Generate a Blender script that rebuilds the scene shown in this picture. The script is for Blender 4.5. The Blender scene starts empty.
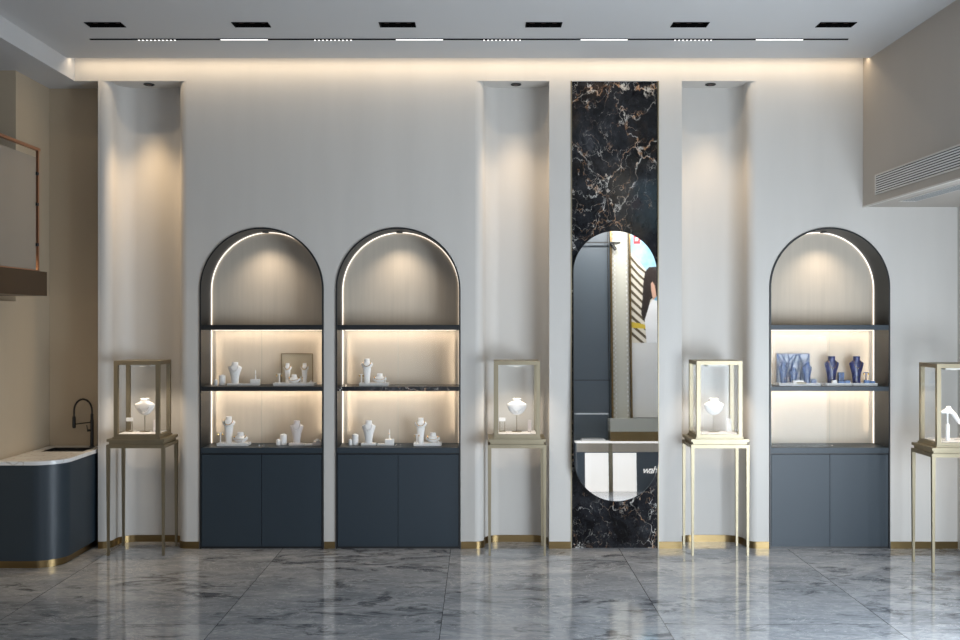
import bpy, bmesh, math, random
from mathutils import Vector, Matrix
from mathutils.geometry import tessellate_polygon
random.seed(4)
SC = bpy.context.scene
COL = SC.collection
PI = math.pi
EYE = 2.04          # camera height
F = 1008.0          # focal length in pixels of a 960 px wide frame
def wx(u, y=9.0): return (u-480)/F*y
def wz(v, y=9.0): return EYE-(v-320)/F*y

# ------------------------------------------------------------------ camera, world, daylight, exposure
cd = bpy.data.cameras.new('camera'); cam = bpy.data.objects.new('camera', cd); COL.objects.link(cam)
cam.location = (0, 0, EYE); cam.rotation_euler = (PI/2, 0, 0)
cd.sensor_width = 36; cd.lens = F/960*36; cd.clip_start = .05; cd.clip_end = 100
SC.camera = cam
SC.view_settings.view_transform = 'Standard'; SC.view_settings.look = 'None'
SC.view_settings.exposure = 0.18; SC.view_settings.gamma = 1; SC.view_settings.use_curve_mapping = False
SC.cycles.use_denoising = True
SC.cycles.max_bounces = 10; SC.cycles.transparent_max_bounces = 24
SC.cycles.sample_clamp_indirect = 6
w = bpy.data.worlds.new('world'); SC.world = w; w.use_nodes = True
w.node_tree.nodes['Background'].inputs[0].default_value = (.62, .77, 1, 1)
w.node_tree.nodes['Background'].inputs[1].default_value = .16
def light(name, kind, loc, energy, color, rot=(0, 0, 0), parent=None, **kw):
    l = bpy.data.lights.new(name, kind); l.energy = energy; l.color = color
    for k, v in kw.items(): setattr(l, k, v)
    o = bpy.data.objects.new(name, l); COL.objects.link(o); o.location = loc; o.rotation_euler = rot
    if parent is not None: o.parent = parent
    return o
WARM = (1, .76, .50); WARM2 = (1, .84, .66)
# area lights for daylight: one added inside at right, one at the open front
light('daylight_right', 'AREA', (3.42, 4.7, .95), 195, (.80, .90, 1), (0, PI/2, -math.radians(42)), shape='RECTANGLE', size=1.8, size_y=2.5)
light('daylight_front', 'AREA', (-.2, -1.0, 1.0), 42, (.92, .95, 1), (PI/2, 0, 0), shape='RECTANGLE', size=4, size_y=1.9)
# warm strip hidden in the ceiling slot along the back wall
light('cove_light', 'AREA', (-.09, 8.875, 4.362), 11, (1, .80, .56), (math.radians(14), 0, 0), shape='RECTANGLE', size=7.0, size_y=.012)

# unseen area light added to brighten the poster wall for the mirror
light('poster_fill', 'AREA', (2.4, 3.5, 4.25), 50, (1, .96, .90), (math.radians(-48), 0, 0), shape='RECTANGLE', size=2.2, size_y=.15)
# unseen warm area light, added below the landing to brighten the alcove wall
light('alcove_fill', 'AREA', (-3.99, 7.6, 2.2), 9, (1, .78, .52), (math.radians(35), 0, math.radians(0)), shape='RECTANGLE', size=.25, size_y=1.0)
# ------------------------------------------------------------------ materials
M = {}
def newmat(name):
    m = bpy.data.materials.new(name); m.use_nodes = True; M[name] = m
    return m, m.node_tree.nodes, m.node_tree.links, m.node_tree.nodes['Principled BSDF']
def plain(name, col, rough=.5, metal=0, noise=0, nscale=(20, 20, 20), emit=None, es=0, bump=0, coat=0):
    m, N, L, b = newmat(name)
    b.inputs['Base Color'].default_value = (*col, 1); b.inputs['Roughness'].default_value = rough; b.inputs['Metallic'].default_value = metal
    if coat: b.inputs['Coat Weight'].default_value = coat
    if emit: b.inputs['Emission Color'].default_value = (*emit, 1); b.inputs['Emission Strength'].default_value = es
    if noise or bump:
        tc = N.new('ShaderNodeTexCoord'); mp = N.new('ShaderNodeMapping'); nz = N.new('ShaderNodeTexNoise')
        mp.inputs['Scale'].default_value = nscale; nz.inputs['Detail'].default_value = 4
        L.new(tc.outputs['Object'], mp.inputs[0]); L.new(mp.outputs[0], nz.inputs['Vector']); nz.inputs['Scale'].default_value = 1
        r = N.new('ShaderNodeValToRGB')
        r.color_ramp.elements[0].position = .3; r.color_ramp.elements[1].position = .7
        r.color_ramp.elements[0].color = (*[c*(1-noise) for c in col], 1); r.color_ramp.elements[1].color = (*[min(1, c*(1+noise)) for c in col], 1)
        L.new(nz.outputs['Fac'], r.inputs[0]); L.new(r.outputs[0], b.inputs['Base Color'])
        if bump:
            bp = N.new('ShaderNodeBump'); bp.inputs['Strength'].default_value = bump; bp.inputs['Distance'].default_value = .004
            L.new(nz.outputs['Fac'], bp.inputs['Height']); L.new(bp.outputs[0], b.inputs['Normal'])
    return m
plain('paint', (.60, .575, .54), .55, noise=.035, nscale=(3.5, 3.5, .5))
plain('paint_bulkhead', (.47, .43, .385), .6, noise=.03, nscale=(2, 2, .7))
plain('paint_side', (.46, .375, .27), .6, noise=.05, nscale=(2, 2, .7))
plain('ceiling', (.56, .56, .56), .7, noise=.01, nscale=(1, 1, 1))
plain('brass', (.24, .17, .08), .32, 1, noise=.08, nscale=(4, 4, 30))
plain('champagne', (.33, .285, .20), .46, 1, noise=.05, nscale=(8, 8, 2))
plain('bronze', (.075, .045, .022), .4, .6, noise=.06, nscale=(5, 5, 5))
plain('copper', (.50, .27, .17), .35, 1)
plain('cabinet', (.020, .033, .046), .45, noise=.05, nscale=(2, 2, .6))
plain('dark', (.010, .012, .014), .42)
plain('black', (.008, .008, .008), .35)
plain('matte_black', (.004, .004, .004), .9); M['matte_black'].node_tree.nodes['Principled BSDF'].inputs['Specular IOR Level'].default_value = .05
plain('inner', (.60, .525, .43), .55, noise=.035, nscale=(40, 4, 2))
plain('white_form', (.88, .87, .86), .5, noise=.02, nscale=(60, 60, 60))
plain('grey_form', (.66, .65, .65), .5)
plain('blush_form', (.74, .68, .66), .5)
plain('blue_form', (.02, .06, .19), .3, noise=.7, nscale=(45, 30, 30))
plain('blue_pale', (.12, .22, .45), .4, noise=.3, nscale=(50, 50, 50))
plain('purple_form', (.028, .035, .115), .3, noise=.75, nscale=(40, 20, 22))
plain('board_pale', (.42, .46, .55), .4, noise=.3, nscale=(14, 14, 14))
plain('gold', (.85, .55, .18), .25, 1)
plain('silver', (.75, .75, .78), .2, 1)
plain('pearl', (.85, .82, .78), .3)
plain('lattice', (.50, .42, .28), .5)
plain('whitegloss', (.80, .80, .79), .12, coat=.4)
plain('offwhite', (.70, .68, .64), .4)
plain('basin', (.03, .03, .032), .3, .3)
plain('glow_cool', (1, 1, 1), .5, emit=(1, .97, .93), es=1.6)
plain('glow_warm', (1, 1, 1), .5, emit=(1, .86, .68), es=1.5)
plain('glow_line', (1, 1, 1), .5, emit=(1, .88, .74), es=1.15)
plain('glow_cream', (1, 1, 1), .5, emit=(1, .95, .88), es=.6)
plain('amber', (.05, .02, .01), .3, emit=(1, .4, .1), es=.006)
plain('mirror', (.86, .88, .90), .015, 1)
plain('panel_grey', (.10, .125, .15), .4)
plain('poster_white', (.85, .86, .88), .5)
plain('hair', (.018, .010, .008), .45, noise=.4, nscale=(60, 2, 6))
plain('skin', (.62, .38, .28), .5)
plain('facade', (.75, .70, .60), .5)
plain('facade_shade', (.10, .075, .04), .5)
plain('yellow', (.65, .48, .05), .5)
plain('red', (.55, .03, .04), .5)
plain('screenblue', (.05, .05, .5), .5)

def glassmat(name, tint, refl):
    m, N, L, b = newmat(name); N.remove(b); out = N['Material Output']
    t = N.new('ShaderNodeBsdfTransparent'); g = N.new('ShaderNodeBsdfGlossy'); mx = N.new('ShaderNodeMixShader'); lf = N.new('ShaderNodeLayerWeight'); lf.inputs[0].default_value = .5
    lw = N.new('ShaderNodeMapRange'); pw = N.new('ShaderNodeMath'); pw.operation = 'POWER'; pw.inputs[1].default_value = 4; L.new(lf.outputs['Facing'], pw.inputs[0]); L.new(pw.outputs[0], lw.inputs[0])
    lw.inputs[3].default_value = refl; lw.inputs[4].default_value = .45; t.inputs[0].default_value = (*tint, 1); g.inputs['Roughness'].default_value = .01
    L.new(lw.outputs[0], mx.inputs[0]); L.new(t.outputs[0], mx.inputs[1]); L.new(g.outputs[0], mx.inputs[2]); L.new(mx.outputs[0], out.inputs[0])
glassmat('glass', (.99, .993, .993), .005)
glassmat('glass_edge', (.95, .97, .97), .02)
plain('glass_frost', (.34, .29, .235), .3); M['glass_frost'].node_tree.nodes['Principled BSDF'].inputs['Alpha'].default_value = .7

def ramp(N, stops):
    r = N.new('ShaderNodeValToRGB'); e = r.color_ramp.elements
    while len(e) < len(stops): e.new(.5)
    for i, (p, c) in enumerate(stops): e[i].position = p; e[i].color = (*c, 1) if len(c) == 3 else c
    return r
def math_(N, L, op, a, b=None, c=None):
    n = N.new('ShaderNodeMath'); n.operation = op
    for i, v in enumerate((a, b, c)):
        if v is None: continue
        if isinstance(v, (int, float)): n.inputs[i].default_value = v
        else: L.new(v, n.inputs[i])
    return n.outputs[0]
def mixc(N, L, fac, a, b, mode='MIX'):
    n = N.new('ShaderNodeMix'); n.data_type = 'RGBA'; n.blend_type = mode
    for s, v in ((n.inputs[0], fac), (n.inputs[6], a), (n.inputs[7], b)):
        if isinstance(v, (int, float)): s.default_value = v
        elif isinstance(v, tuple): s.default_value = (*v, 1)
        else: L.new(v, s)
    return n.outputs[2]
def noise(N, L, vec, scale, detail=6, rough=.6, dist=0):
    n = N.new('ShaderNodeTexNoise'); L.new(vec, n.inputs['Vector'])
    n.inputs['Scale'].default_value = scale; n.inputs['Detail'].default_value = detail; n.inputs['Roughness'].default_value = rough; n.inputs['Distortion'].default_value = dist
    return n.outputs['Fac']

def floor_mat():
    m, N, L, b = newmat('floor_marble')
    tc = N.new('ShaderNodeTexCoord'); sp = N.new('ShaderNodeSeparateXYZ'); L.new(tc.outputs['Object'], sp.inputs[0])
    tx = math_(N, L, 'DIVIDE', math_(N, L, 'ADD', sp.outputs[0], .26+15), 1.5)
    ty = math_(N, L, 'DIVIDE', math_(N, L, 'ADD', sp.outputs[1], 15-6.76+9), 3.0)
    fx = math_(N, L, 'FRACT', tx); fy = math_(N, L, 'FRACT', ty)
    dx = math_(N, L, 'MULTIPLY', math_(N, L, 'MINIMUM', fx, math_(N, L, 'SUBTRACT', 1, fx)), 1.5)
    dy = math_(N, L, 'MULTIPLY', math_(N, L, 'MINIMUM', fy, math_(N, L, 'SUBTRACT', 1, fy)), 3.0)
    joint = math_(N, L, 'LESS_THAN', math_(N, L, 'MINIMUM', dx, dy), .0022)
    cb = N.new('ShaderNodeCombineXYZ')
    L.new(math_(N, L, 'ADD', math_(N, L, 'MULTIPLY', sp.outputs[0], 1), math_(N, L, 'MULTIPLY', math_(N, L, 'FLOOR', tx), 3.7)), cb.inputs[0])
    L.new(math_(N, L, 'ADD', sp.outputs[1], math_(N, L, 'MULTIPLY', math_(N, L, 'FLOOR', ty), 5.3)), cb.inputs[1])
    mp = N.new('ShaderNodeMapping'); L.new(cb.outputs[0], mp.inputs[0]); mp.inputs['Rotation'].default_value = (0, 0, .45); mp.inputs['Scale'].default_value = (.7, 1.5, 1)
    v = mp.outputs[0]
    cloud = noise(N, L, v, 1.6, 9, .68, 1.2)
    base = ramp(N, [(.25, (.17, .19, .22)), (.42, (.31, .33, .36)), (.58, (.43, .45, .48)), (.78, (.62, .64, .67))]); L.new(cloud, base.inputs[0])
    n1 = noise(N, L, v, 2.3, 10, .65, 2.0)
    vein = ramp(N, [(.0, (0, 0, 0)), (.488, (0, 0, 0)), (.5, (.9,)*3), (.512, (0, 0, 0)), (1, (0, 0, 0))]); L.new(n1, vein.inputs[0])
    c = mixc(N, L, vein.outputs[0], base.outputs[0], (.62, .63, .65))
    n2 = noise(N, L, v, 4.2, 12, .72, 1.0); n3 = noise(N, L, v, 1.1, 3, .5, .6)
    dk = ramp(N, [(.0, (0, 0, 0)), (.61, (0, 0, 0)), (.74, (.75,)*3), (1, (.8,)*3)])
    L.new(math_(N, L, 'MULTIPLY', n2, math_(N, L, 'ADD', n3, .62)), dk.inputs[0])
    c = mixc(N, L, dk.outputs[0], c, (.035, .04, .055))
    fine = noise(N, L, v, 26, 6, .7)
    fr = ramp(N, [(.3, (.78,)*3), (.7, (1.15,)*3)]); L.new(fine, fr.inputs[0])
    c = mixc(N, L, 1.0, c, fr.outputs[0], 'MULTIPLY')
    c = mixc(N, L, joint, c, (.02, .022, .026))
    L.new(c, b.inputs['Base Color']); b.inputs['Roughness'].default_value = .08
    b.inputs['IOR'].default_value = 1.55
    bp = N.new('ShaderNodeBump'); bp.inputs['Strength'].default_value = .02; bp.inputs['Distance'].default_value = .01
    L.new(noise(N, L, v, 5, 3, .5), bp.inputs['Height']); L.new(bp.outputs[0], b.inputs['Normal'])
floor_mat()

def blackmarble(name, sc=1.0, rough=.08):
    m, N, L, b = newmat(name)
    tc = N.new('ShaderNodeTexCoord'); mp = N.new('ShaderNodeMapping'); L.new(tc.outputs['Object'], mp.inputs[0])
    mp.inputs['Scale'].default_value = (sc*1.0, sc, sc*.75); mp.inputs['Location'].default_value = (3.35, 0, 1.17)
    v0 = mp.outputs[0]
    nz = N.new('ShaderNodeTexNoise'); L.new(v0, nz.inputs['Vector']); nz.inputs['Scale'].default_value = 2.6; nz.inputs['Detail'].default_value = 6; nz.inputs['Roughness'].default_value = .6
    va = N.new('ShaderNodeVectorMath'); va.operation = 'MULTIPLY_ADD'; L.new(nz.outputs['Color'], va.inputs[0]); va.inputs[1].default_value = (.85, .0, .85); L.new(v0, va.inputs[2])
    v = va.outputs[0]
    def crack(scale, wdt):
        vo = N.new('ShaderNodeTexVoronoi'); vo.feature = 'DISTANCE_TO_EDGE'; L.new(v, vo.inputs['Vector']); vo.inputs['Scale'].default_value = scale
        r = ramp(N, [(0, (1, 1, 1)), (wdt, (0, 0, 0))]); L.new(vo.outputs['Distance'], r.inputs[0]); return r.outputs[0]
    big = crack(1.5, .013); small = crack(6.5, .021)
    mask = ramp(N, [(.44, (0, 0, 0)), (.60, (1, 1, 1))]); L.new(noise(N, L, v0, 2.4, 4, .6), mask.inputs[0])
    brk = ramp(N, [(.40, (.15,)*3), (.6, (1, 1, 1))]); L.new(noise(N, L, v0, 14, 4, .6), brk.inputs[0])
    base = ramp(N, [(.42, (.003, .003, .004)), (.56, (.018, .019, .023)), (.74, (.10, .103, .115))]); L.new(noise(N, L, v0, 3.0, 12, .8, .3), base.inputs[0])
    warm = ramp(N, [(.55, (0, 0, 0)), (.75, (.5, .5, .5))]); L.new(noise(N, L, v0, 1.6, 5, .6, 1), warm.inputs[0])
    c = mixc(N, L, warm.outputs[0], base.outputs[0], (.075, .042, .018))
    vc = ramp(N, [(.44, (.70, .67, .62)), (.53, (.50, .24, .09)), (.58, (.74, .71, .67))]); L.new(noise(N, L, v0, 6, 4, .6), vc.inputs[0])
    c = mixc(N, L, math_(N, L, 'MULTIPLY', big, brk.outputs[0]), c, vc.outputs[0])
    c = mixc(N, L, math_(N, L, 'MULTIPLY', math_(N, L, 'MULTIPLY', small, mask.outputs[0]), brk.outputs[0]), c, vc.outputs[0])
    speck = ramp(N, [(.66, (0, 0, 0)), (.74, (.5, .5, .5))]); L.new(noise(N, L, v0, 60, 3, .7), speck.inputs[0])
    c = mixc(N, L, speck.outputs[0], c, (.22, .22, .24))
    L.new(c, b.inputs['Base Color']); b.inputs['Roughness'].default_value = rough; b.inputs['Specular IOR Level'].default_value = .3
blackmarble('black_marble', 1.0)
blackmarble('shelf_marble', 1.6, .25)
def whitemarble():
    m, N, L, b = newmat('white_marble')
    tc = N.new('ShaderNodeTexCoord'); v = tc.outputs['Object']
    r = ramp(N, [(0, (.74, .75, .76)), (.49, (.74, .75, .76)), (.5, (.50, .47, .44)), (.51, (.74, .75, .76)), (1, (.78, .79, .80))])
    L.new(noise(N, L, v, 1.6, 7, .55, 1.0), r.inputs[0]); L.new(r.outputs[0], b.inputs['Base Color']); b.inputs['Roughness'].default_value = .18
whitemarble()
def patterned(name, c1, c2, sx, sz):
    m, N, L, b = newmat(name)
    tc = N.new('ShaderNodeTexCoord'); mp = N.new('ShaderNodeMapping'); L.new(tc.outputs['Object'], mp.inputs[0]); mp.inputs['Rotation'].default_value = (0, PI/4, 0)
    ch = N.new('ShaderNodeTexVoronoi'); L.new(mp.outputs[0], ch.inputs['Vector']); ch.inputs['Scale'].default_value = sx; ch.inputs['Randomness'].default_value = 0; ch.feature = 'DISTANCE_TO_EDGE'
    r = ramp(N, [(0, c2), (.12, c2), (.2, c1)]); L.new(ch.outputs['Distance'], r.inputs[0]); L.new(r.outputs[0], b.inputs['Base Color']); b.inputs['Roughness'].default_value = .5
patterned('lattice_white', (.74, .74, .72), (.56, .55, .48), 20, 20)
patterned('lattice_gold', (.66, .60, .50), (.42, .34, .20), 80, 80)
def sky_mat():
    m, N, L, b = newmat('poster_sky')
    tc = N.new('ShaderNodeTexCoord')
    r = ramp(N, [(.35, (.16, .42, .60)), (.7, (.55, .68, .75))]); L.new(noise(N, L, tc.outputs['Object'], 2.5, 5, .6), r.inputs[0]); L.new(r.outputs[0], b.inputs['Base Color']); b.inputs['Roughness'].default_value = .5
sky_mat()

# ------------------------------------------------------------------ mesh helpers
class MB:
    def __init__(s): s.b = bmesh.new()
    def box(s, x0, x1, y0, y1, z0, z1, bev=0):
        r = bmesh.ops.create_cube(s.b, size=1)
        vs = r['verts']
        for v in vs: v.co = Vector(((x0+x1)/2+v.co.x*(x1-x0), (y0+y1)/2+v.co.y*(y1-y0), (z0+z1)/2+v.co.z*(z1-z0)))
        if bev: bmesh.ops.bevel(s.b, geom=list({e for v in vs for e in v.link_edges}), offset=bev, segments=2, affect='EDGES', clamp_overlap=True)
        return s
    def loft(s, rings, cap=True, closed=True):
        vr = [[s.b.verts.new(p) for p in r] for r in rings]
        n = len(vr[0])
        for a, c in zip(vr, vr[1:]):
            for i in range(n if closed else n-1):
                j = (i+1) % n
                try: s.b.faces.new((a[i], a[j], c[j], c[i]))
                except ValueError: pass
        if cap:
            s.b.faces.new(vr[0][::-1]); s.b.faces.new(vr[-1])
        return s
    def lathe(s, cx, cy, prof, seg=24, ky=1.0):
        return s.loft([[(cx+r*math.cos(2*PI*i/seg), cy+ky*r*math.sin(2*PI*i/seg), z) for i in range(seg)] for r, z in prof])
    def tube(s, pts, r, seg=8, closed=False):
        pts = [Vector(p) for p in pts]; n = len(pts); rings = []; up = None
        for i, p in enumerate(pts):
            a = pts[i-1] if (i > 0 or closed) else p; c = pts[(i+1) % n] if (i < n-1 or closed) else p
            t = (c-a).normalized()
            if up is None: up = Vector((0, 0, 1)) if abs(t.z) < .9 else Vector((0, 1, 0))
            x = t.cross(up).normalized(); u2 = x.cross(t).normalized(); up = u2
            rr = r[i] if isinstance(r, (list, tuple)) else r
            rings.append([p+rr*(math.cos(2*PI*k/seg)*x+math.sin(2*PI*k/seg)*u2) for k in range(seg)])
        if closed: rings.append(rings[0]); return s.loft(rings, cap=False)
        return s.loft(rings)
    def prism(s, pts, ax, a, b_, holes=()):
        """2-D polygon (with holes) extruded; ax='y': pts are (x,z), ax='z': pts are (x,y), ax='x': pts are (y,z)"""
        def P(p, t): return {'y': (p[0], t, p[1]), 'z': (p[0], p[1], t), 'x': (t, p[0], p[1])}[ax]
        loops = [list(pts)]+[list(h) for h in holes]
        flat = [p for l in loops for p in l]
        tris = tessellate_polygon([[Vector((p[0], p[1], 0)) for p in l] for l in loops])
        va = [s.b.verts.new(P(p, a)) for p in flat]; vb = [s.b.verts.new(P(p, b_)) for p in flat]
        for t in tris:
            try: s.b.faces.new([va[i] for i in t]); s.b.faces.new([vb[i] for i in reversed(t)])
            except ValueError: pass
        k = 0
        for l in loops:
            n = len(l)
            for i in range(n):
                j = (i+1) % n; s.b.faces.new((va[k+i], va[k+j], vb[k+j], vb[k+i]))
            k += n
        return s
    def ribbon(s, pts, z0, z1, t):
        """vertical band following a plan polyline, thickness t towards the left of travel"""
        n = len(pts); off = []
        for i, p in enumerate(pts):
            a = pts[max(i-1, 0)]; c = pts[min(i+1, n-1)]
            d = Vector((c[0]-a[0], c[1]-a[1])).normalized(); off.append((p[0]-d.y*t*-1, p[1]+d.x*t*-1))
        return s.loft([[(a[0], a[1], z0), (o[0], o[1], z0), (o[0], o[1], z1), (a[0], a[1], z1)] for a, o in zip(pts, off)])
    def build(s, name, mat, parent=None, smooth=True, origin=None):
        bmesh.ops.remove_doubles(s.b, verts=s.b.verts[:], dist=1e-6)
        bmesh.ops.recalc_face_normals(s.b, faces=s.b.faces[:])
        me = bpy.data.meshes.new(name); s.b.to_mesh(me); s.b.free()
        me.materials.append(M[mat] if isinstance(mat, str) else mat)
        if smooth:
            for p in me.polygons: p.use_smooth = True
            me.set_sharp_from_angle(angle=math.radians(32))
        o = bpy.data.objects.new(name, me); COL.objects.link(o)
        if parent is not None: o.parent = parent
        if origin is not None and parent is None:
            me.transform(Matrix.Translation(-Vector(origin))); o.location = origin
        return o
def tag(o, label, cat, group=None):
    o['label'] = label; o['category'] = cat
    if group: o['group'] = group
    return o
def struct(o): o['kind'] = 'structure'; return o
def thing(name, label, cat, loc=(0, 0, 0), group=None):
    o = bpy.data.objects.new(name, None); COL.objects.link(o); o.location = loc; o.empty_display_size = .1
    return tag(o, label, cat, group)
def arc(cx, cy, r, a0, a1, n=10):
    return [(cx+r*math.cos(math.radians(a0+(a1-a0)*i/n)), cy+r*math.sin(math.radians(a0+(a1-a0)*i/n))) for i in range(n+1)]
def copy_tree(o, parent=None):
    c = o.copy(); COL.objects.link(c)
    if parent is not None: c.parent = parent
    for ch in list(o.children): copy_tree(ch, c)
    return c

# ------------------------------------------------------------------ room shell
W = 9.0                      # back wall plane
XL, XR = wx(98), wx(957.5)   # ends of the feature wall
ZH = wz(81)                  # head of the niches
ZC = 4.338                   # main ceiling
CE = 8.84                    # ceiling edge in front of the slot
XB = 3.42                    # bulkhead face
struct(MB().box(-6, 4.5, -1.5, 9.6, -.12, 0).build('floor', 'floor_marble'))
nicheD = .28
# plan profiles (left to right)
def niche_plan(xa, xb, left, right):
    p = []
    if left == 'round':
        p += arc(xa, W+.08, .08, -90, 0, 8)[:]
        x = xa+.08; p += [(x, W+.13)]
        p += arc(x+.15, W+.13, .15, 180, 90, 10)[1:]
    else:
        p += [(xa, W), (xa, W+.13)]+arc(xa+.15, W+.13, .15, 180, 90, 10)[1:]
    if right == 'round':
        x = xb-.08
        p += arc(x-.15, W+.13, .15, 90, 0, 10)+[(x, W+.08)]+arc(xb, W+.08, .08, 180, 270, 8)[1:]
    else:
        p += arc(xb-.15, W+.13, .15, 90, 0, 10)+[(xb, W)]
    return p
N1 = niche_plan(XL+.03, wx(187), 'round', 'round')
N2 = niche_plan(wx(475), wx(549.3), 'round', 'sharp')
N3 = niche_plan(wx(681.8), wx(757), 'sharp', 'round')
CABS = [(wx(199.6), wx(323.8)), (wx(335.6), wx(460.6)), (wx(769.2), wx(890))]
ZA = wz(227.3)               # crown of the arches
MX0, MX1 = wx(572), wx(657.6)
wb = MB()
for n in (N1, N2, N3):
    back = 9.42
    q = [p for i, p in enumerate(n) if not (i == 0 and abs(n[1][0]-p[0]) < 1e-6) and not (i == len(n)-1 and abs(n[-2][0]-p[0]) < 1e-6)]
    wb.prism(q+[(q[-1][0], back), (q[0][0], back)], 'z', 0, ZH)
wb.prism([(XL, W), (N1[0][0], W), (N1[0][0], 9.42), (XL, 9.42)], 'z', 0, ZH)
def panel(xa, xb, cabs):
    pts = [(xa, ZH), (xa, 0)]
    for c0, c1 in cabs:
        r = (c1-c0)/2; xc = (c0+c1)/2
        pts += [(c0, 0)]+arc(xc, ZA-r, r, 180, 0, 40)+[(c1, 0)]
    pts += [(xb, 0), (xb, ZH)]
    wb.prism(pts, 'y', W, W+.34)
panel(N1[-1][0], N2[0][0], CABS[:2])
panel(N3[-1][0], XR, CABS[2:])
wb.box(N2[-1][0], MX0-.012, W, W+.42, 0, ZH)
wb.box(MX1+.012, N3[0][0], W, W+.42, 0, ZH)
wb.box(-3.62, XR, W, W+.42, ZH, 4.62)
wb.box(XL, XR, 9.43, 9.55, 0, 4.62)
wb.build('wall_back', 'paint'); struct(bpy.data.objects['wall_back'])
# ceilings
S2 = (ZC-EYE)*F
yd0, yd1 = S2/297.8, S2/293.2
DX = [(104.6+146.4*i-480)/128.8 for i in range(6)]; dhw, dhd, dyc = .135, (yd1-yd0)/2-.003, (yd0+yd1)/2
struct(MB().prism([(-3.62, -1.5), (XB+.9, -1.5), (XB+.9, CE), (-3.62, CE)], 'z', ZC, ZC+.3, holes=[[(x-dhw, dyc-dhd), (x+dhw, dyc-dhd), (x+dhw, dyc+dhd), (x-dhw, dyc+dhd)] for x in DX]).build('ceiling', 'ceiling', smooth=False))
struct(MB().box(-6, -3.62, -1.5, 9.42, ZH, ZH+.45).build('ceiling', 'ceiling'))
struct(MB().box(-3.62, XR, CE, W+.4, 4.56, 4.66).build('ceiling', 'ceiling'))
# side walls
struct(MB().box(-4.1, -3.97, 6.0, 9.298, 0, 2.2).box(-4.1, -3.97, 8.62, 9.298, 2.2, ZH).build('wall_left', 'paint_side'))
struct(MB().box(-4.1, XL+.0, 9.3, 9.44, 0, ZH).build('wall_alcove', 'paint_side'))
struct(MB().box(-6, -4.1, 8.62, 8.7, 2.2, ZH).box(-6, -5.9, -1.5, 8.62, 0, ZH).build('wall_landing', 'paint_side'))
struct(MB().box(XR, XR+.15, -1.5, 9.55, 0, 4.62).build('wall_right', 'paint'))
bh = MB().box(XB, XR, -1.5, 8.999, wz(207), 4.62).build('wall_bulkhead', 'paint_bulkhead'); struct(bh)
# brass skirting following the wall's plan
def skirt(pts): return MB().ribbon(pts, 0, .062, .007).build('baseboard_back', 'brass')
for s in ([(XL+.002, W)]+N1+[(CABS[0][0]-.004, W)], [(CABS[0][1]+.004, W), (CABS[1][0]-.004, W)], [(CABS[1][1]+.004, W)]+N2+[(MX0-.012, W)],
          [(MX1+.012, W)]+N3+[(CABS[2][0]-.004, W)], [(CABS[2][1]+.004, W), (XR, W)]): struct(skirt(s))

# ------------------------------------------------------------------ marble feature with pill mirror
mm = MB().box(MX0, MX1, W+.02, W+.40, 0, ZH).build('marble_panel', 'black_marble')
tag(mm, 'tall black marble panel with gold and white veins behind the long oval mirror', 'wall panel')
for x in (MX0-.012, MX1+.001):
    o = MB().box(x, x+.011, W-.004, W+.38, 0, ZH).build('trim_2', 'champagne'); struct(o)
TH = math.radians(2.4)
mx0, mx1, mz0, mz1 = wx(573.3), wx(656.6), wz(499.3), wz(231)
r = (mx1-mx0)/2; mh = mz1-mz0
mi = thing('wall_mirror', 'tall pill shaped mirror mounted on the black veined marble panel', 'mirror', ((mx0+mx1)/2, W+.012, mz1-.001))
mi.rotation_euler = (-TH, 0, 0)
pill = arc(0, -r, r, 0, 180, 32)+arc(0, -mh+r, r, 180, 360, 32)
MB().prism(pill, 'y', -.012, 0).build('mirror_glass', 'mirror', mi, smooth=False)
pin = [(p[0]*1.012, (p[1]+mh/2)*1.0035-mh/2) for p in pill]
MB().prism(pin, 'y', -.006, .004).build('mirror_rim', 'dark', mi, smooth=False)
MB().prism([(.0, -.15), (.0, -mh+.1), ((mh-.1)*math.tan(TH)*.9, -mh+.1)], 'x', -.12, .12).build('mounting_bracket', 'dark', mi)

# ------------------------------------------------------------------ ceiling fittings
S2 = (ZC-EYE)*F
GR = 'recessed triple downlights in the ceiling row'
yd0, yd1 = S2/297.8, S2/293.2
LB = ['black triple downlight in ceiling above the tall left niche, leftmost', 'black triple downlight in ceiling above first arched cabinet from the left',
      'black triple downlight in ceiling above the second arched cabinet', 'black triple downlight in ceiling just left of the black marble panel',
      'black triple downlight in ceiling above the niche right of the marble', 'black triple downlight in ceiling above the blue jewellery cabinet, rightmost']
proto = None
for i in range(6):
    x = (104.6+146.4*i-480)/128.8
    if proto is None:
        proto = t = thing('recessed_downlight', LB[0], 'ceiling light', (x, (yd0+yd1)/2, ZC), GR)
        hw, hd = .141, (yd1-yd0)/2+.003
        MB().prism([(-hw, -hd), (hw, -hd), (hw, hd), (-hw, hd)], 'z', -.005, 0, holes=[[(-hw+.008, -hd+.008), (hw-.008, -hd+.008), (hw-.008, hd-.008), (-hw+.008, hd-.008)]]).build('trim_frame', 'matte_black', t)
        a, b = dhw-.001, dhd-.001
        MB().box(-a, a, -b, b, .060, .066).box(-a, a, -b, -b+.003, -.002, .062).box(-a, a, b-.003, b, -.002, .062).box(-a, -a+.003, -b, b, -.002, .062).box(a-.003, a, -b, b, -.002, .062).build('housing', 'matte_black', t)
        for k in (-1, 0, 1): MB().lathe(k*.088, 0, [(.036, .020), (.038, .020), (.026, .058), (.024, .058)], 16).lathe(k*.088, 0, [(.024, .050), (.024, .058)], 16).build('lamp_insert', 'amber', t)
    else:
        t = copy_tree(proto); t.location.x = x; t['label'] = LB[i]
yt = S2/281
tr = thing('magnetic_track', 'long thin black lighting track recessed across the ceiling', 'track light', (0, yt, ZC))
s_ = F/yt
MB().box((90-480)/s_, (848-480)/s_, -.012, .012, -.006, 0).build('track_rail', 'matte_black', tr)
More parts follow.
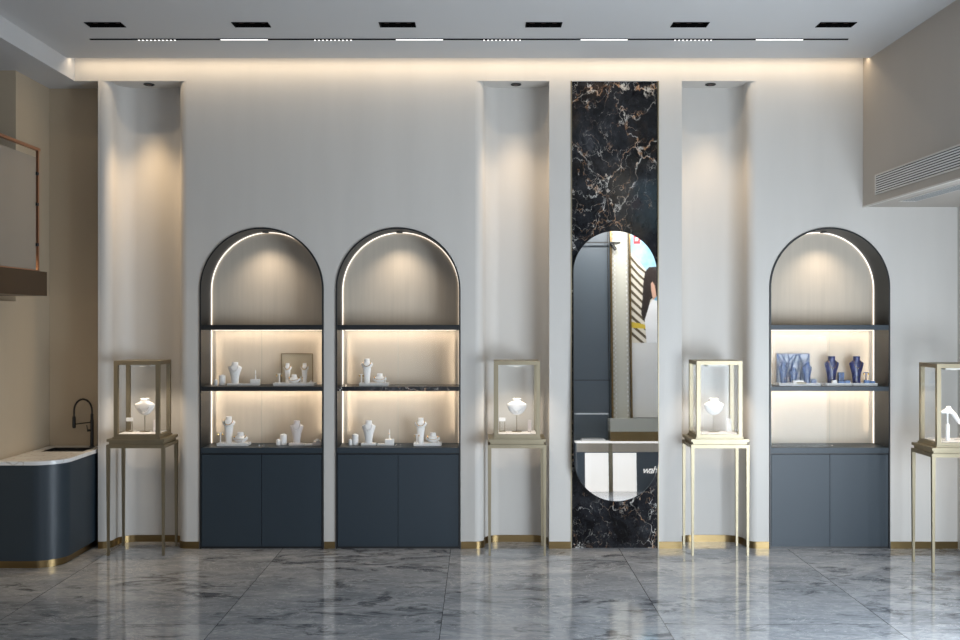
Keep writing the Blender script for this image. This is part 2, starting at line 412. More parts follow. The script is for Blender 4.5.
for a, b in ((220.7, 267.7), (396, 443), (580.7, 627.5), (756, 803)):
    MB().box((a-480)/s_, (b-480)/s_, -.008, .008, -.008, -.004).build('linear_lamp', 'glow_cool', tr)
for a, b in ((137, 177), (313, 353), (482, 522), (673, 713)):
    g = MB().box((a-480)/s_, (b-480)/s_, -.010, .010, -.0095, -.004).build('grille_lamp', 'matte_black', tr)
    for k in range(10):
        c = a+(b-a)*(k+.5)/10; MB().box((c-.85-480)/s_, (c+.85-480)/s_, -.009, .009, -.0115, -.009).build('lens', 'glow_cool', g)
# niche downlights
NL = [('small round black spotlight in the ceiling of the left niche', 149), ('small round black spotlight in the ceiling of the middle niche', 516), ('small round black spotlight in ceiling of niche right of marble', 710.5)]
for (lb, u), ne in zip(NL, (110, 75, 65)):
    y = 9.12; x = wx(u, y)
    t = thing('niche_spotlight', lb, 'ceiling light', (x, y, ZH), 'round niche spotlights')
    MB().lathe(0, 0, [(.048, 0), (.048, -.008), (.040, -.010), (.040, -.004), (.036, -.001)], 28).build('bezel', 'black', t)
    MB().lathe(0, 0, [(.022, -.009), (.022, -.002)], 20).build('lens', 'amber', t)
    light('niche_spot_lamp', 'SPOT', (0, -.095, -.03), ne, (1, .72, .42) if ne > 100 else WARM, (math.radians(-1), 0, 0), t, spot_size=math.radians(62), spot_blend=1.0, shadow_soft_size=.07)
# unseen bars added round the right daylight panel to look like a window
wn = MB().box(-1.31, 1.31, -.03, .03, 0, .05).box(-1.31, 1.31, -.03, .03, 1.86, 1.92).box(-1.31, -1.26, -.03, .03, .05, 1.86).box(1.26, 1.31, -.03, .03, .05, 1.86).box(-.02, .02, -.03, .03, .05, 1.86).build('light_panel_frame_1', 'dark')
wn.location = (3.435, 4.69, 0); wn.rotation_euler = (0, 0, PI/2-math.radians(42)); struct(wn)
# air vent on the bulkhead
va = thing('air_vent', 'long white slatted air conditioning grille on right bulkhead face', 'air vent', (XB, 8.7, 3.2))
y0, y1, z0, z1 = -2.2, 0.005, -.08, .092
MB().box(-.003, .0, y0, y1, z0, z1).build('backing', 'matte_black', va)
MB().prism([(y0, z0), (y1, z0), (y1, z1), (y0, z1)], 'x', -.012, 0, holes=[[(y0+.01, z0+.012), (y1-.012, z0+.012), (y1-.012, z1-.012), (y0+.01, z1-.012)]]).build('vent_frame', 'offwhite', va)
for k in range(7):
    z = z0+.026+k*(z1-z0-.052)/6
    MB().box(-.011, -.002, y0+.01, y1-.01, z-.0058, z+.0058).build('slat', 'whitegloss', va)
zb = wz(207)
vb = thing('return_vent', 'narrow slotted return air grille under the right bulkhead', 'air vent', (XB+.2, 8.2, zb))
MB().box(-.075, .075, -2.0, .35, -.006, 0).build('vent_frame', 'offwhite', vb)
for k in range(5): MB().box(-.06+k*.027, -.048+k*.027, -1.95, .30, -.0075, -.0055).build('slot', 'panel_grey', vb)
struct(MB().box(XB-.004, XB+.012, -1.5, 8.995, zb-.006, zb+.008).build('trim_3', 'offwhite'))

# ------------------------------------------------------------------ arched cabinets
ZS = [(wz(330), wz(325)), (wz(391), wz(386.6)), (wz(453), wz(447.5))]
CD = .345
CLAB = ['leftmost arched display cabinet with lit shelves and dark blue doors', 'middle arched display cabinet with two trays of white jewellery busts',
        'right arched display cabinet holding blue jewellery busts']
def cabinet(i):
    c0, c1 = CABS[i]; xc = (c0+c1)/2; r = (c1-c0)/2-.002; h = ZA-.002
    t = thing('arched_cabinet', CLAB[i], 'display cabinet', (xc, W, 0), 'arched display cabinets')
    ri = r-.013
    outer = [(-r, .0)]+arc(0, h-r, r, 180, 0, 48)+[(r, .0)]
    inner = [(-ri, .0)]+arc(0, h-r, ri, 180, 0, 48)+[(ri, .0)]
    MB().prism(outer+inner[::-1], 'y', -.012, CD).build('arch_frame', 'dark', t)
    MB().prism(inner, 'y', CD-.012, CD).build('back_panel', 'inner', t)
    # glowing line framing the back panel
    zc = ZS[2][1]
    a = ri-.001; b = ri-.008
    lo = [(-a, zc)]+arc(0, h-r, a, 180, 0, 48)+[(a, zc)]; li = [(-b, zc)]+arc(0, h-r, b, 180, 0, 48)+[(b, zc)]
    MB().prism(lo+li[::-1], 'y', CD-.022, CD-.013).build('light_strip', 'glow_line', t)
    for k, (za, zb) in enumerate(ZS):
        m = 'cabinet' if k == 2 else ('shelf_marble' if (i == 1 and k == 1) else ('dark' if i < 2 else 'cabinet'))  # daylight reflection painted in: right cabinet's shelves take the bluer colour
        sh = MB().box(-ri+.001, ri-.001, -.010, CD-.014, za, zb, .002).build('shelf' if k < 2 else 'countertop', m, t)
        if k == 2: continue
        MB().box(-ri+.03, ri-.03, CD-.062, CD-.048, za-.006, za).build('light_bar', 'glow_warm', sh)
        light('shelf_front_fill', 'AREA', (0, .03, za-.008), .85, WARM2, (math.radians(25), 0, 0), t, shape='RECTANGLE', size=2*ri-.1, size_y=.012)  # added fill without a fitting, brightens the fronts of the displays
        light('shelf_lamp', 'AREA', (0, CD-.085, za-.012), .7, WARM2, (math.radians(22), 0, 0), t, shape='RECTANGLE', size=2*ri-.08, size_y=.015)
    # spotlight under the crown
    cr = MB().lathe(0, .16, [(.030, h-.022), (.030, h-.034), (.022, h-.035)], 20).build('crown_spotlight', 'dark', t)
    light('crown_lamp', 'SPOT', (0, .06, h-.05), 9.5, WARM2, (math.radians(16), 0, 0), t, spot_size=math.radians(105), spot_blend=1.0, shadow_soft_size=.03)
    light('rim_lamp', 'AREA', (-r+.05, CD-.05, 1.45), .45, WARM2, (0, -PI/2, 0), t, shape='RECTANGLE', size=.9, size_y=.02)
    light('rim_lamp', 'AREA', (r-.05, CD-.05, 1.45), .45, WARM2, (0, PI/2, 0), t, shape='RECTANGLE', size=.9, size_y=.02)
    # base
    zb = ZS[2][0]
    MB().box(-ri+.001, ri-.001, .012, CD-.014, .02, zb-.004).build('carcass', 'dark', t)
    MB().box(-ri+.001, ri-.001, .006, .03, 0, .018).build('plinth', 'black', t)
    for s in (-1, 1):
        xa, xb = (-ri+.004, -.0018) if s < 0 else (.0018, ri-.004)
        MB().box(xa, xb, -.008, .011, .020, zb-.014, .0015).build('base_door', 'cabinet', t)
        xa, xb = (-ri+.004, -.0012) if s < 0 else (.0012, ri-.004)
        g = MB().box(xa, xb, .002, .007, ZS[2][1]+.003, ZS[1][0]-.003).box(xa, xb, .002, .007, ZS[1][1]+.003, ZS[0][0]-.003).build('glass_door', 'glass', t)
        MB().lathe(s*.022, -.001, [(.006, ZS[2][1]+.010), (.008, ZS[2][1]+.014), (.008, ZS[2][1]+.022), (.005, ZS[2][1]+.025)], 12).build('knob', 'silver', g)
    MB().box(-.0035, .0035, .0, .0015, ZS[2][1]+.003, ZS[1][0]-.003).box(-.0035, .0035, .0, .0015, ZS[1][1]+.003, ZS[0][0]-.003).build('door_seal', 'glass_edge', t)
    return t
for i in range(3): cabinet(i)

# ------------------------------------------------------------------ jewellery displays
def ell(cx, cy, rx, ry, z, n=20, rz=0, sq=1.0):
    o = []
    for i in range(n):
        a = 2*PI*i/n; c, s = math.cos(a), math.sin(a)
        x = rx*math.copysign(abs(c)**sq, c); y = ry*math.copysign(abs(s)**sq, s)
        o.append((cx+x*math.cos(rz)-y*math.sin(rz), cy+x*math.sin(rz)+y*math.cos(rz), z))
    return o
def necklace(h, rx, ry, z_top, z_low, yoff, label, mat='gold', pend=True, loc=(0, 0, 0), th=.0016, grp=None):
    t = thing('necklace', label, 'necklace', loc, grp)
    pts = []
    for k in range(21):
        a = -1.15*PI/2+1.15*PI*k/20
        q = math.cos(a*1.0)
        pts.append((rx*math.sin(a), -ry*(.55+.45*q)-yoff, z_low+(z_top-z_low)*(1-max(0, math.cos(a*.87)))))
    MB().tube(pts, th, 6).build('chain', mat, t)
    if pend: MB().lathe(0, -ry-yoff-.001, [(.001, z_low-.012), (.005, z_low-.008), (.005, z_low-.004), (.001, z_low)], 10).build('pendant', 'silver' if mat == 'gold' else 'pearl', t)
    return t
def bust_full(x, y, z, h, w, label, mat='white_form', neck_mat=None, nl=None, base=True, grp='necklace busts in the cabinets'):
    """torso shaped bust on a block base"""
    t = thing('necklace_bust', label, 'jewelry bust', (x, y, z), grp)
    hb = .09*h if base else 0
    if base: MB().box(-w*.55, w*.55, -.032, .032, 0, hb, .003).build('base', mat, t)
    R = [(.27, .19, .0), (.28, .21, .2), (.34, .24, .42), (.43, .26, .58), (.50, .25, .72), (.48, .23, .77), (.34, .23, .815), (.25, .23, .85), (.225, .23, .89), (.235, .24, .985), (.22, .23, 1.0)]
    MB().loft([ell(0, .004*math.sin(q*3), a*w, b_*w, hb+(h-hb)*q, 24) for a, b_, q in R]).build('torso', mat, t)
    if nl: necklace(h, w*.25, w*.28, hb+(h-hb)*.86, hb+(h-hb)*.58, .003, nl[0], nl[1], loc=(x, y, z), grp='necklaces on the cabinet busts')
    return t
def bust_column(x, y, z, h, w, label, mat='white_form', nl=None, grp='necklace busts in the cabinets'):
    """tapered column topped by rounded shoulders and neck"""
    t = thing('column_bust', label, 'jewelry bust', (x, y, z), grp)
    MB().loft([ell(0, 0, a*w, b_*w, h*q, 22, 0, .8) for a, b_, q in [(.22, .2, 0), (.24, .2, .2), (.31, .21, .55), (.34, .22, .62)]]).build('column', mat, t)
    MB().loft([ell(0, 0, a*w, b_*w, h*q, 22) for a, b_, q in [(.20, .2, .60), (.40, .27, .68), (.5, .28, .78), (.42, .26, .84), (.25, .23, .87), (.21, .21, .91), (.22, .21, 1.0)]]).build('shoulders', mat, t)
    if nl: necklace(h, w*.30, w*.27, h*.88, h*.70, .002, nl[0], nl[1], False, (x, y, z),    .0036, 'necklaces on the cabinet busts')
    return t
def dish(x, y, z, h, w, label, mat='white_form', nl=None, grp='low round necklace displays'):
    """low wide necklace form: bowl shaped collar with a short neck"""
    t = thing('low_bust', label, 'jewelry bust', (x, y, z), grp)
    MB().loft([ell(0, 0, a*w, b_*w, h*q, 24) for a, b_, q in [(.22, .2, 0), (.22, .2, .06), (.14, .12, .12), (.3, .22, .2), (.45, .32, .34), (.5, .36, .5), (.44, .33, .6), (.28, .24, .66), (.21, .2, .72), (.2, .19, 1.0)]]).build('collar', mat, t)
    if nl: necklace(h, w*.36, w*.30, h*.70, h*.42, .002, nl[0], nl[1], False, (x, y, z), .0038, 'necklaces on the cabinet busts')
    return t
def tstand(x, y, z, h, w, label, mat='white_form', grp='earring stands on the trays'):
    t = thing('earring_stand', label, 'earring stand', (x, y, z), grp)
    MB().lathe(0, 0, [(w*.28, 0), (w*.28, h*.05), (w*.11, h*.08), (w*.09, h*.85), (w*.10, h*.9)], 14).build('stem', mat, t)
    MB().box(-w*.5, w*.5, -.003, .003, h*.82, h*.88, .001).build('bar', mat, t)
    for s in (-1, 1): MB().lathe(s*w*.45, -.004, [(.001, h*.66), (.005, h*.70), (.006, h*.76), (.002, h*.86)], 10).build('earring', 'gold', t)
    return t
def cylinder(x, y, z, h, r, label, mat='white_form', grp='round display risers'):
    t = thing('display_riser', label, 'display riser', (x, y, z), grp)
    MB().lathe(0, 0, [(r, 0), (r, h*.94), (r*.93, h*.97), (r*.7, h)], 28).build('drum', mat, t)
    MB().lathe(0, 0, [(r*.5, h), (r*.5, h+.004), (r*.35, h+.006)], 20).build('top_cap', mat, t)
    return t
def block(name, x, y, z, w, d, h, label, cat, mat='white_form', grp=None):
    o = MB().box(x-w/2, x+w/2, y-d/2, y+d/2, z, z+h, .002).build(name, mat, origin=(x, y, z)); return tag(o, label, cat, grp)
def ringpost(x, y, z, h, label, mat='white_form', grp='ring holders'):
    t = thing('ring_holder', label, 'ring holder', (x, y, z), grp)
    MB().lathe(0, 0, [(.008, 0), (.006, h*.2), (.004, h*.9), (.002, h)], 12).build('finger_post', mat, t)
    pts = [(.0075*math.cos(a*PI/8), .0075*math.sin(a*PI/8), h*.5) for a in range(16)]
    MB().tube(pts, .0014, 6, True).build('ring', 'gold', t)
    return t
def tray(x, y, z, w, d, h, label, mat='white_form'):
    t = thing('display_tray', label, 'display tray', (x, y, z), 'white trays carrying jewellery displays')
    MB().box(-w/2, w/2, -d/2, d/2, 0, h*.6, .003).build('tray_base', mat, t)
    hh = [(-w/2+.006, -d/2+.006), (w/2-.006, -d/2+.006), (w/2-.006, d/2-.006), (-w/2+.006, d/2-.006)]
    MB().prism([(-w/2, -d/2), (w/2, -d/2), (w/2, d/2), (-w/2, d/2)], 'z', h*.55, h, holes=[hh]).build('rim', mat, t)
    return t
def framed(x, y, z, w, h, label, mat, fm, tracery=False):
    t = thing('pattern_board', label, 'display board', (x, y, z))
    MB().prism([(-w/2, 0), (w/2, 0), (w/2, h), (-w/2, h)], 'y', -.006, .008, holes=[[(-w/2+.005, .005), (w/2-.005, .005), (w/2-.005, h-.005), (-w/2+.005, h-.005)]]).build('frame', fm, t)
    MB().box(-w/2+.004, w/2-.004, 0, .004, .004, h-.004).build('board', mat, t)
    if tracery:
        for k in range(11):
            a = random.uniform(-w*.42, w*.42); pts = []
            for q in range(9):
                f = q/8; pts.append((max(-w*.47, min(w*.47, a*(1-.2*f)+w*.35*math.sin(f*2.2+k*1.7)*(f-.1))), -.003, .008+(h-.016)*f))
            MB().tube(pts, .005, 5).build('branch', fm, t)
        for k in range(4):
            z_ = h*(.3+.17*k); MB().tube([(-w*.47+w*.94*q/8, -.003, min(h-.01, z_+.02*math.sin(q*.9+k*2))) for q in range(9)], .003, 5).build('branch', fm, t)
    return t
Y = 9.17                         # front row of the displays
Y2 = 9.24
T0, T1, T2 = ZS[1][1], ZS[2][1], None
k_ = Y/F
def X_(u, y=Y): return wx(u, y)
# --- cabinet one, upper shelf
z = T0
A1 = 'middle shelf of the leftmost arched cabinet'
cylinder(X_(215.8), Y, z, .050, .0165, 'short white drum at far left of the middle shelf, leftmost cabinet')
cylinder(X_(221.3), Y+.035, z, .090, .029, 'taller white drum beside a short one on the leftmost cabinet middle shelf')
bust_full(X_(235), Y, z, .212, .124, 'white torso bust on block base, left half of leftmost cabinet middle shelf', nl=('fine silver necklace on torso bust on leftmost cabinet middle shelf', 'silver'))
block('display_slab', X_(246.8), Y, z, .076, .06, .016, 'flat white slab between torso bust and cube, leftmost cabinet middle shelf', 'display riser')
block('display_block', X_(255.3), Y, z, .080, .06, .056, 'white square block with ring post, leftmost cabinet middle shelf', 'display riser')
ringpost(X_(255.6), Y, z+.056, .085, 'thin white ring post on the block, leftmost cabinet middle shelf')
tray(X_(295), Y+.0, z, .375, .13, .024, 'widest white tray, holding two chokers before a patterned board')
zt = z+.0145
tstand(X_(279.6), Y-.02, zt, .105, .05, 'white earring stand left of two choker busts before the patterned board')
bust_column(X_(288, Y2), Y2-.02, zt, .185, .080, 'left of two white column busts in front of the patterned board', nl=('gold choker on left column bust before patterned board', 'gold'))
bust_column(X_(305, Y2), Y2-.02, zt, .185, .080, 'right of two white column busts in front of the patterned board', nl=('gold choker on right column bust before patterned board', 'gold'))
dish(X_(294.5), Y-.02, zt, .085, .115, 'low white round necklace form between the two column busts', nl=('gold bead necklace on low form between two column busts', 'gold'))
tstand(X_(301.5), Y-.035, zt, .075, .03, 'small white earring stand right of the low form before patterned board')
dish(X_(311.2), Y-.01, zt, .030, .045, 'tiny white dome holder at right end of the widest tray')
framed(X_(297.2, 9.31), 9.31, z, .291, .285, 'square beige lattice board with gold frame at back of leftmost cabinet', 'lattice_gold', 'brass')
# --- cabinet one, counter
z = T1
tray(X_(234), Y, z, .285, .13, .024, 'white tray on the leftmost cabinet counter, left side')
zt = z+.0145
tstand(X_(221.3), Y-.03, zt, .115, .045, 'white earring stand at left end of tray on leftmost cabinet counter')
bust_column(X_(228.3), Y+.02, zt, .245, .122, 'tall white column bust on tray, leftmost cabinet counter', nl=('thick gold choker on tall bust, leftmost cabinet counter', 'gold'))
dish(X_(240.7), Y-.01, zt, .105, .138, 'low round necklace form on tray of leftmost cabinet counter', nl=('gold collar necklace on low form, leftmost cabinet counter', 'gold'))
ringpost(X_(243.6), Y-.045, zt, .075, 'white post at front right of tray on leftmost cabinet counter')
cylinder(X_(278.2), Y, z, .050, .019, 'short white drum right of centre on the leftmost cabinet counter')
cylinder(X_(282.7), Y+.04, z, .095, .030, 'taller white drum right of centre on the leftmost cabinet counter')
bust_full(X_(296.7), Y, z, .225, .122, 'blush white torso bust on right half of leftmost cabinet counter', 'blush_form', nl=('fine pendant necklace on blush torso bust', 'silver'))
block('display_slab', X_(308.6), Y, z, .076, .06, .014, 'flat white slab right of the blush torso bust', 'display riser')
block('display_block', X_(317.3), Y, z, .080, .06, .030, 'low pale block at right end of leftmost cabinet counter', 'display riser', 'blush_form')
dish(X_(317.3), Y, z+.030, .028, .07, 'small pale dome on low block, right end of leftmost cabinet counter')
# --- cabinet two, upper shelf
z = T0
tray(X_(374.3), Y, z, .262, .13, .024, 'only white tray on the marble shelf of the middle cabinet')
zt = z+.0145
tstand(X_(361.8), Y-.035, zt, .10, .04, 'white earring stand at left of tray on veined marble shelf')
bust_column(X_(366.9), Y+.01, zt, .228, .112, 'tall white column bust on veined marble shelf of middle cabinet', nl=('gold choker on tall bust above veined marble shelf', 'gold'))
dish(X_(379.8), Y-.01, zt, .095, .130, 'low round necklace form on veined marble shelf, middle cabinet', nl=('gold collar necklace on low form on veined marble shelf', 'gold'))
ringpost(X_(385.4), Y-.04, zt, .07, 'white ring post at right end of tray on veined marble shelf')
# --- cabinet two, counter
z = T1
cylinder(X_(350.3), Y, z, .050, .0175, 'short white drum at far left of the middle cabinet counter')
cylinder(X_(354.7), Y+.04, z, .095, .029, 'taller white drum at far left of the middle cabinet counter')
bust_full(X_(368.7), Y, z, .225, .125, 'white torso bust on block base, middle cabinet counter', nl=('fine silver necklace on torso bust, middle cabinet counter', 'silver'))
block('display_slab', X_(381.3), Y, z, .072, .06, .015, 'flat white slab left of cube on the middle cabinet counter', 'display riser')
block('display_block', X_(389.6), Y, z, .080, .06, .055, 'white square block near centre of middle cabinet counter', 'display riser')
ringpost(X_(389.6), Y, z+.055, .09, 'thin white ring post on block, middle cabinet counter')
tray(X_(427.8), Y, z, .250, .13, .024, 'white tray on right half of the middle cabinet counter')
zt = z+.0145
tstand(X_(417), Y-.035, zt, .10, .045, 'white earring stand at left of tray on middle cabinet counter')
bust_column(X_(420.7), Y+.01, zt, .232, .115, 'tall white column bust on right half of middle cabinet counter', nl=('gold choker on tall bust, middle cabinet counter', 'gold'))
dish(X_(433), Y-.01, zt, .100, .130, 'low round necklace form at right of middle cabinet counter', nl=('gold collar necklace on low form, middle cabinet counter', 'gold'))
ringpost(X_(438.6), Y-.04, zt, .065, 'white ring post at right end of tray, middle cabinet counter')
# --- cabinet three, upper shelf (blue displays)
z = T0
tray(X_(797.8), Y, z, .375, .13, .024, 'long white tray of blue busts before the blue branch board')
zt = z+.0145
bust_full(X_(783.5), Y+.01, zt, .195, .085, 'leftmost blue torso bust in front of branch board', 'blue_form', nl=('fine necklace on leftmost blue bust', 'silver'), base=False)
bust_full(X_(794.8), Y+.03, zt, .145, .085, 'small dark blue bust between two larger before branch board', 'blue_form', nl=('fine necklace on small middle blue bust', 'silver'), base=False)
bust_full(X_(807.5), Y+.01, zt, .198, .092, 'tall blue torso bust at right end of the branch board', 'blue_form', nl=('fine necklace on blue bust at right of branch board', 'silver'), base=False)
block('display_block', X_(797), Y-.035, zt, .100, .035, .032, 'white block in front of the small blue bust on long tray', 'display riser')
o = block('gift_box', X_(799.3), Y-.062, z+.0145, .085, .016, .018, 'small gold box at front of the long tray', 'box', 'lattice_gold')
tstand(X_(785.4), Y-.04, zt, .065, .035, 'small blue earring stand at left front of long tray', 'blue_form')
block('display_block', X_(812.6), Y-.02, zt, .045, .04, .045, 'small dark blue block at right end of the long tray', 'display riser', 'blue_form')
framed(X_(793.1, 9.30), 9.30, z, .302, .285, 'square blue board with branch tracery behind the blue busts', 'board_pale', 'blue_form', True)
tray(X_(837), Y, z, .235, .13, .024, 'middle white tray with purple blue bust and small blue blocks')
bust_full(X_(832), Y+.01, zt, .250, .135, 'purple blue torso bust on the middle white tray', 'purple_form', nl=('gold pendant necklace on the bust on middle white tray', 'gold'), base=False)
block('display_block', X_(840.6), Y-.005, zt, .050, .04, .105, 'upright blue block behind two low blue blocks on middle tray', 'display riser', 'blue_form')
block('display_block', X_(832.6), Y-.045, zt, .040, .03, .035, 'small white block at front of the middle white tray', 'display riser')
block('display_block', X_(839.3), Y-.048, zt, .055, .03, .026, 'left of two low blue blocks on the middle tray', 'display riser', 'blue_pale')
block('display_block', X_(845.4), Y-.048, zt, .045, .03, .034, 'right of two low blue blocks on the middle tray', 'display riser', 'blue_pale')
tray(X_(862.6), Y, z, .225, .13, .024, 'rightmost white tray with blue bust beside the light strip')
bust_full(X_(857), Y+.01, zt, .250, .132, 'blue torso bust on the rightmost white tray', 'purple_form', nl=('gold pendant necklace on the rightmost blue bust', 'gold'), base=False)
tstand(X_(865.6), Y-.01, zt, .120, .045, 'blue earring stand on the rightmost white tray', 'blue_form')
block('display_block', X_(864.6), Y-.048, zt, .045, .03, .036, 'left of two low blue blocks on the rightmost tray', 'display riser', 'blue_pale')
block('display_block', X_(870.2), Y-.048, zt, .042, .03, .030, 'right of two low blue blocks on the rightmost tray', 'display riser', 'blue_pale')

# ------------------------------------------------------------------ brass showcases
def showcase(xl, yf, label, wd=.505, dp=.40, loc=None):
    t = thing('glass_showcase', label, 'display case', (xl+wd/2, yf+dp/2, 0), 'brass glass showcases on tall legs')
    hw, hd = wd/2, dp/2
    B = 'champagne'
    for sx in (-1, 1):
        for sy in (-1, 1):
            bx, by = sx*(hw-.014), sy*(hd-.014)
            def sq(cx, cy, r, z): return [(cx-r, cy-r, z), (cx+r, cy-r, z), (cx+r, cy+r, z), (cx-r, cy+r, z)]
            MB().loft([sq(bx, by, .0095, 0), sq(bx, by, .0145, .955)]).build('leg', B, t)
    MB().prism([(-hw, -hd), (hw, -hd), (hw, hd), (-hw, hd)], 'z', .930, .960, holes=[[(-hw+.03, -hd+.03), (hw-.03, -hd+.03), (hw-.03, hd-.03), (-hw+.03, hd-.03)]]).build('apron', B, t)
    MB().box(-hw+.018, hw-.018, -hd+.018, hd-.018, .956, .985).build('table_recess', B, t)
    MB().box(-hw+.002, hw-.002, -hd+.002, hd-.002, .985, 1.008, .002).build('tabletop', B, t)
    cw, cdp = .199, .168
    MB().box(-cw-.008, cw+.008, -cdp-.008, cdp+.008, 1.008, 1.022).build('case_plinth', B, t)
    z0, z1 = 1.020, 1.684
    MB().box(-cw, cw, -cdp, cdp, z0, z0+.026, .001).build('case_floor', B, t)
    MB().box(-cw+.03, cw-.03, -cdp+.03, cdp-.03, z0+.026, z0+.030).build('fabric_pad', 'white_form', t)
    MB().box(-cw, cw, -cdp, cdp, z1-.034, z1, .001).build('case_lid', B, t)
    lm = MB().box(-.085, .085, -.075, .075, z1-.052, z1-.034, .003).build('lamp_housing', 'offwhite', t)
    MB().lathe(0, 0, [(.030, z1-.055), (.030, z1-.052)], 20).build('lamp_lens', 'glow_warm', lm)
    light('case_lamp', 'SPOT', (0, -.10, z1-.065), 11, WARM2, (math.radians(14), 0, 0), t, spot_size=math.radians(110), spot_blend=.8, shadow_soft_size=.02)
    for sx in (-1, 1):
        for sy in (-1, 1):
            x, y = sx*(cw-.0175), sy*(cdp-.0175)
            MB().box(x-.0175, x+.0175, y-.0175, y+.0175, z0+.026, z1-.034, .0015).build('corner_post', B, t)
    g = .006
    for sx in (-1, 1): MB().box(sx*(cw-g)-.002, sx*(cw-g)+.002, -cdp+.025, cdp-.025, z0+.026, z1-.034).build('glass_pane', 'glass', t)
    for sy in (-1, 1): MB().box(-cw+.025, cw-.025, sy*(cdp-g)-.002, sy*(cdp-g)+.002, z0+.026, z1-.034).build('glass_pane', 'glass', t)
    return t
zp = 1.052
def bib(x, y, label, nlabel):
    t = thing('necklace_stand', label, 'jewelry bust', (x, y, zp), 'white necklace stands in the showcases')
    MB().lathe(0, 0, [(.045, 0), (.045, .004), (.006, .007), (.0035, .012), (.0035, .175)], 20).build('stand_rod', 'champagne', t)
    def ring(w, d, z, yo=0): return ell(0, yo, w, d, z, 28)
    MB().loft([ring(.012, .008, .146), ring(.040, .018, .156), ring(.066, .026, .182), ring(.083, .031, .214), ring(.090, .033, .238), ring(.082, .034, .247), ring(.060, .034, .258), ring(.042, .034, .268), ring(.038, .033, .276), ring(.040, .035, .289), ring(.036, .031, .294)]).build('bib', 'white_form', t)
    necklace(.3, .046, .031, .268, .178, .004, nlabel, 'silver', True, (x, y, zp), .0012, 'pendant necklaces in the showcases')
    return t
SCs = [(-3.235, 8.72, 'brass showcase in the left niche, nearest the sink counter'), (.070, 8.72, 'brass showcase in the niche left of the marble panel'),
       (1.828, 8.72, 'brass showcase in the niche right of the marble panel'), (3.667-.020, 8.13, 'brass showcase standing free at the far right edge')]
UB = [144.5, 516.8, 714.0]
NM = ['in the left niche showcase', 'in the showcase left of the marble panel', 'in the showcase right of the marble panel']
for i, (xl, yf, lb) in enumerate(SCs):
    t = showcase(xl, yf, lb)
    xc, yc = t.location.x, t.location.y
    if i < 3:
        xb = wx(UB[i], yc)
        bib(xb, yc+.01, 'white bib necklace stand '+NM[i], 'silver pendant necklace on the bib stand '+NM[i])
        if i < 2:
            e = thing('earring_display', 'small white square earring card holder '+NM[i], 'earring stand', (xc-.125, yc+.02, zp), 'earring card holders')
            MB().box(-.028, .028, -.012, .012, .09, .122, .002).build('card', 'white_form', e)
            for s in (-1, 1): MB().box(s*.022-.0025, s*.022+.0025, -.003, .003, 0, .10).build('leg', 'champagne', e)
            MB().box(-.028, .028, -.02, .02, 0, .006).build('foot', 'champagne', e)
            block('display_riser', xc+.115, yc-.02, zp, .030, .030, .105, 'slim pale upright block '+NM[i], 'display riser', 'blush_form', 'slim display blocks')
        else:
            b = block('display_riser', xc+.115, yc-.02, zp, .042, .030, .115, 'slim white upright block '+NM[i], 'display riser', 'white_form', 'slim display blocks')
            MB().lathe(0, -.017, [(.004, .085), (.006, .09), (.004, .096)], 10).build('stud', 'gold', b)
    else:
        # bracelet display: post with a tilted oval head, drum and draped hand form
        xh = wx(947.5, yc)
        t2 = thing('bracelet_stand', 'white lamp shaped bracelet stand in the far right showcase', 'bracelet stand', (xh, yc, zp))
        MB().lathe(0, 0, [(.055, 0), (.055, .006), (.010, .010), (.008, .02), (.007, .22)], 20).build('post', 'white_form', t2)
        MB().loft([ell(-.004, 0, .060, .030, .218, 24), ell(-.006, 0, .058, .032, .230, 24), ell(.004, 0, .040, .026, .246, 24), ell(.008, 0, .022, .018, .258, 24), ell(.008, 0, .019, .016, .275, 24)]).build('oval_head', 'white_form', t2)
        MB().tube([(.03, 0, .235), (.06, 0, .20), (.085, 0, .16), (.105, 0, .13)], [.017, .020, .017, .010], 12).build('hand_form', 'white_form', t2)
        cylinder(wx(945.2, yc)-.012, yc-.07, zp, .135, .016, 'slim white drum beside the bracelet stand in the far right showcase')

# ------------------------------------------------------------------ sink counter
ct = thing('sink_counter', 'dark blue counter with rounded end, white marble top and brass plinth', 'counter', (-3.45, 8.24, 0))
def rr(xr, yf, r, yb=9.296, xl=-3.926):
    return [(xl, yf)]+arc(xr-r, yf+r, r, -90, 0, 16)+[(xr, yb), (xl, yb)]
ox, oy = -3.45, 8.24
def rel(p): return [(a-ox, b-oy) for a, b in p]
MB().prism(rel([(-3.966, 8.255)]+arc(-3.445-.24, 8.255+.24, .24, -90, 0, 18)+[(-3.445, 9.294), (-3.966, 9.294)]), 'z', .065, .85).build('counter_body', 'cabinet', ct)
MB().prism(rel([(-3.966, 8.285)]+arc(-3.475-.21, 8.285+.21, .21, -90, 0, 18)+[(-3.475, 9.294), (-3.966, 9.294)]), 'z', 0, .066).build('plinth', 'brass', ct)
sk = [(-3.86, 8.88), (-3.50, 8.88), (-3.50, 9.14), (-3.86, 9.14)]
MB().prism(rel([(-3.966, 8.245)]+arc(-3.435-.25, 8.245+.25, .25, -90, 0, 18)+[(-3.435, 9.294), (-3.966, 9.294)]), 'z', .85, .882, holes=[rel(sk)]).build('worktop', 'white_marble', ct)
b_ = MB()
q = rel(sk)
b_.box(q[0][0], q[1][0], q[0][1], q[2][1], .852, .858).box(q[0][0]-.004, q[0][0]+.002, q[0][1], q[2][1], .853, .8835).box(q[1][0]-.002, q[1][0]+.004, q[0][1], q[2][1], .853, .8835).box(q[0][0], q[1][0], q[2][1]-.002, q[2][1]+.004, .853, .8835).box(q[0][0], q[1][0], q[0][1]-.004, q[0][1]+.002, .853, .8835)
b_.build('sink_basin', 'basin', ct)
fx, fy = wx(92, 9.21), 9.21
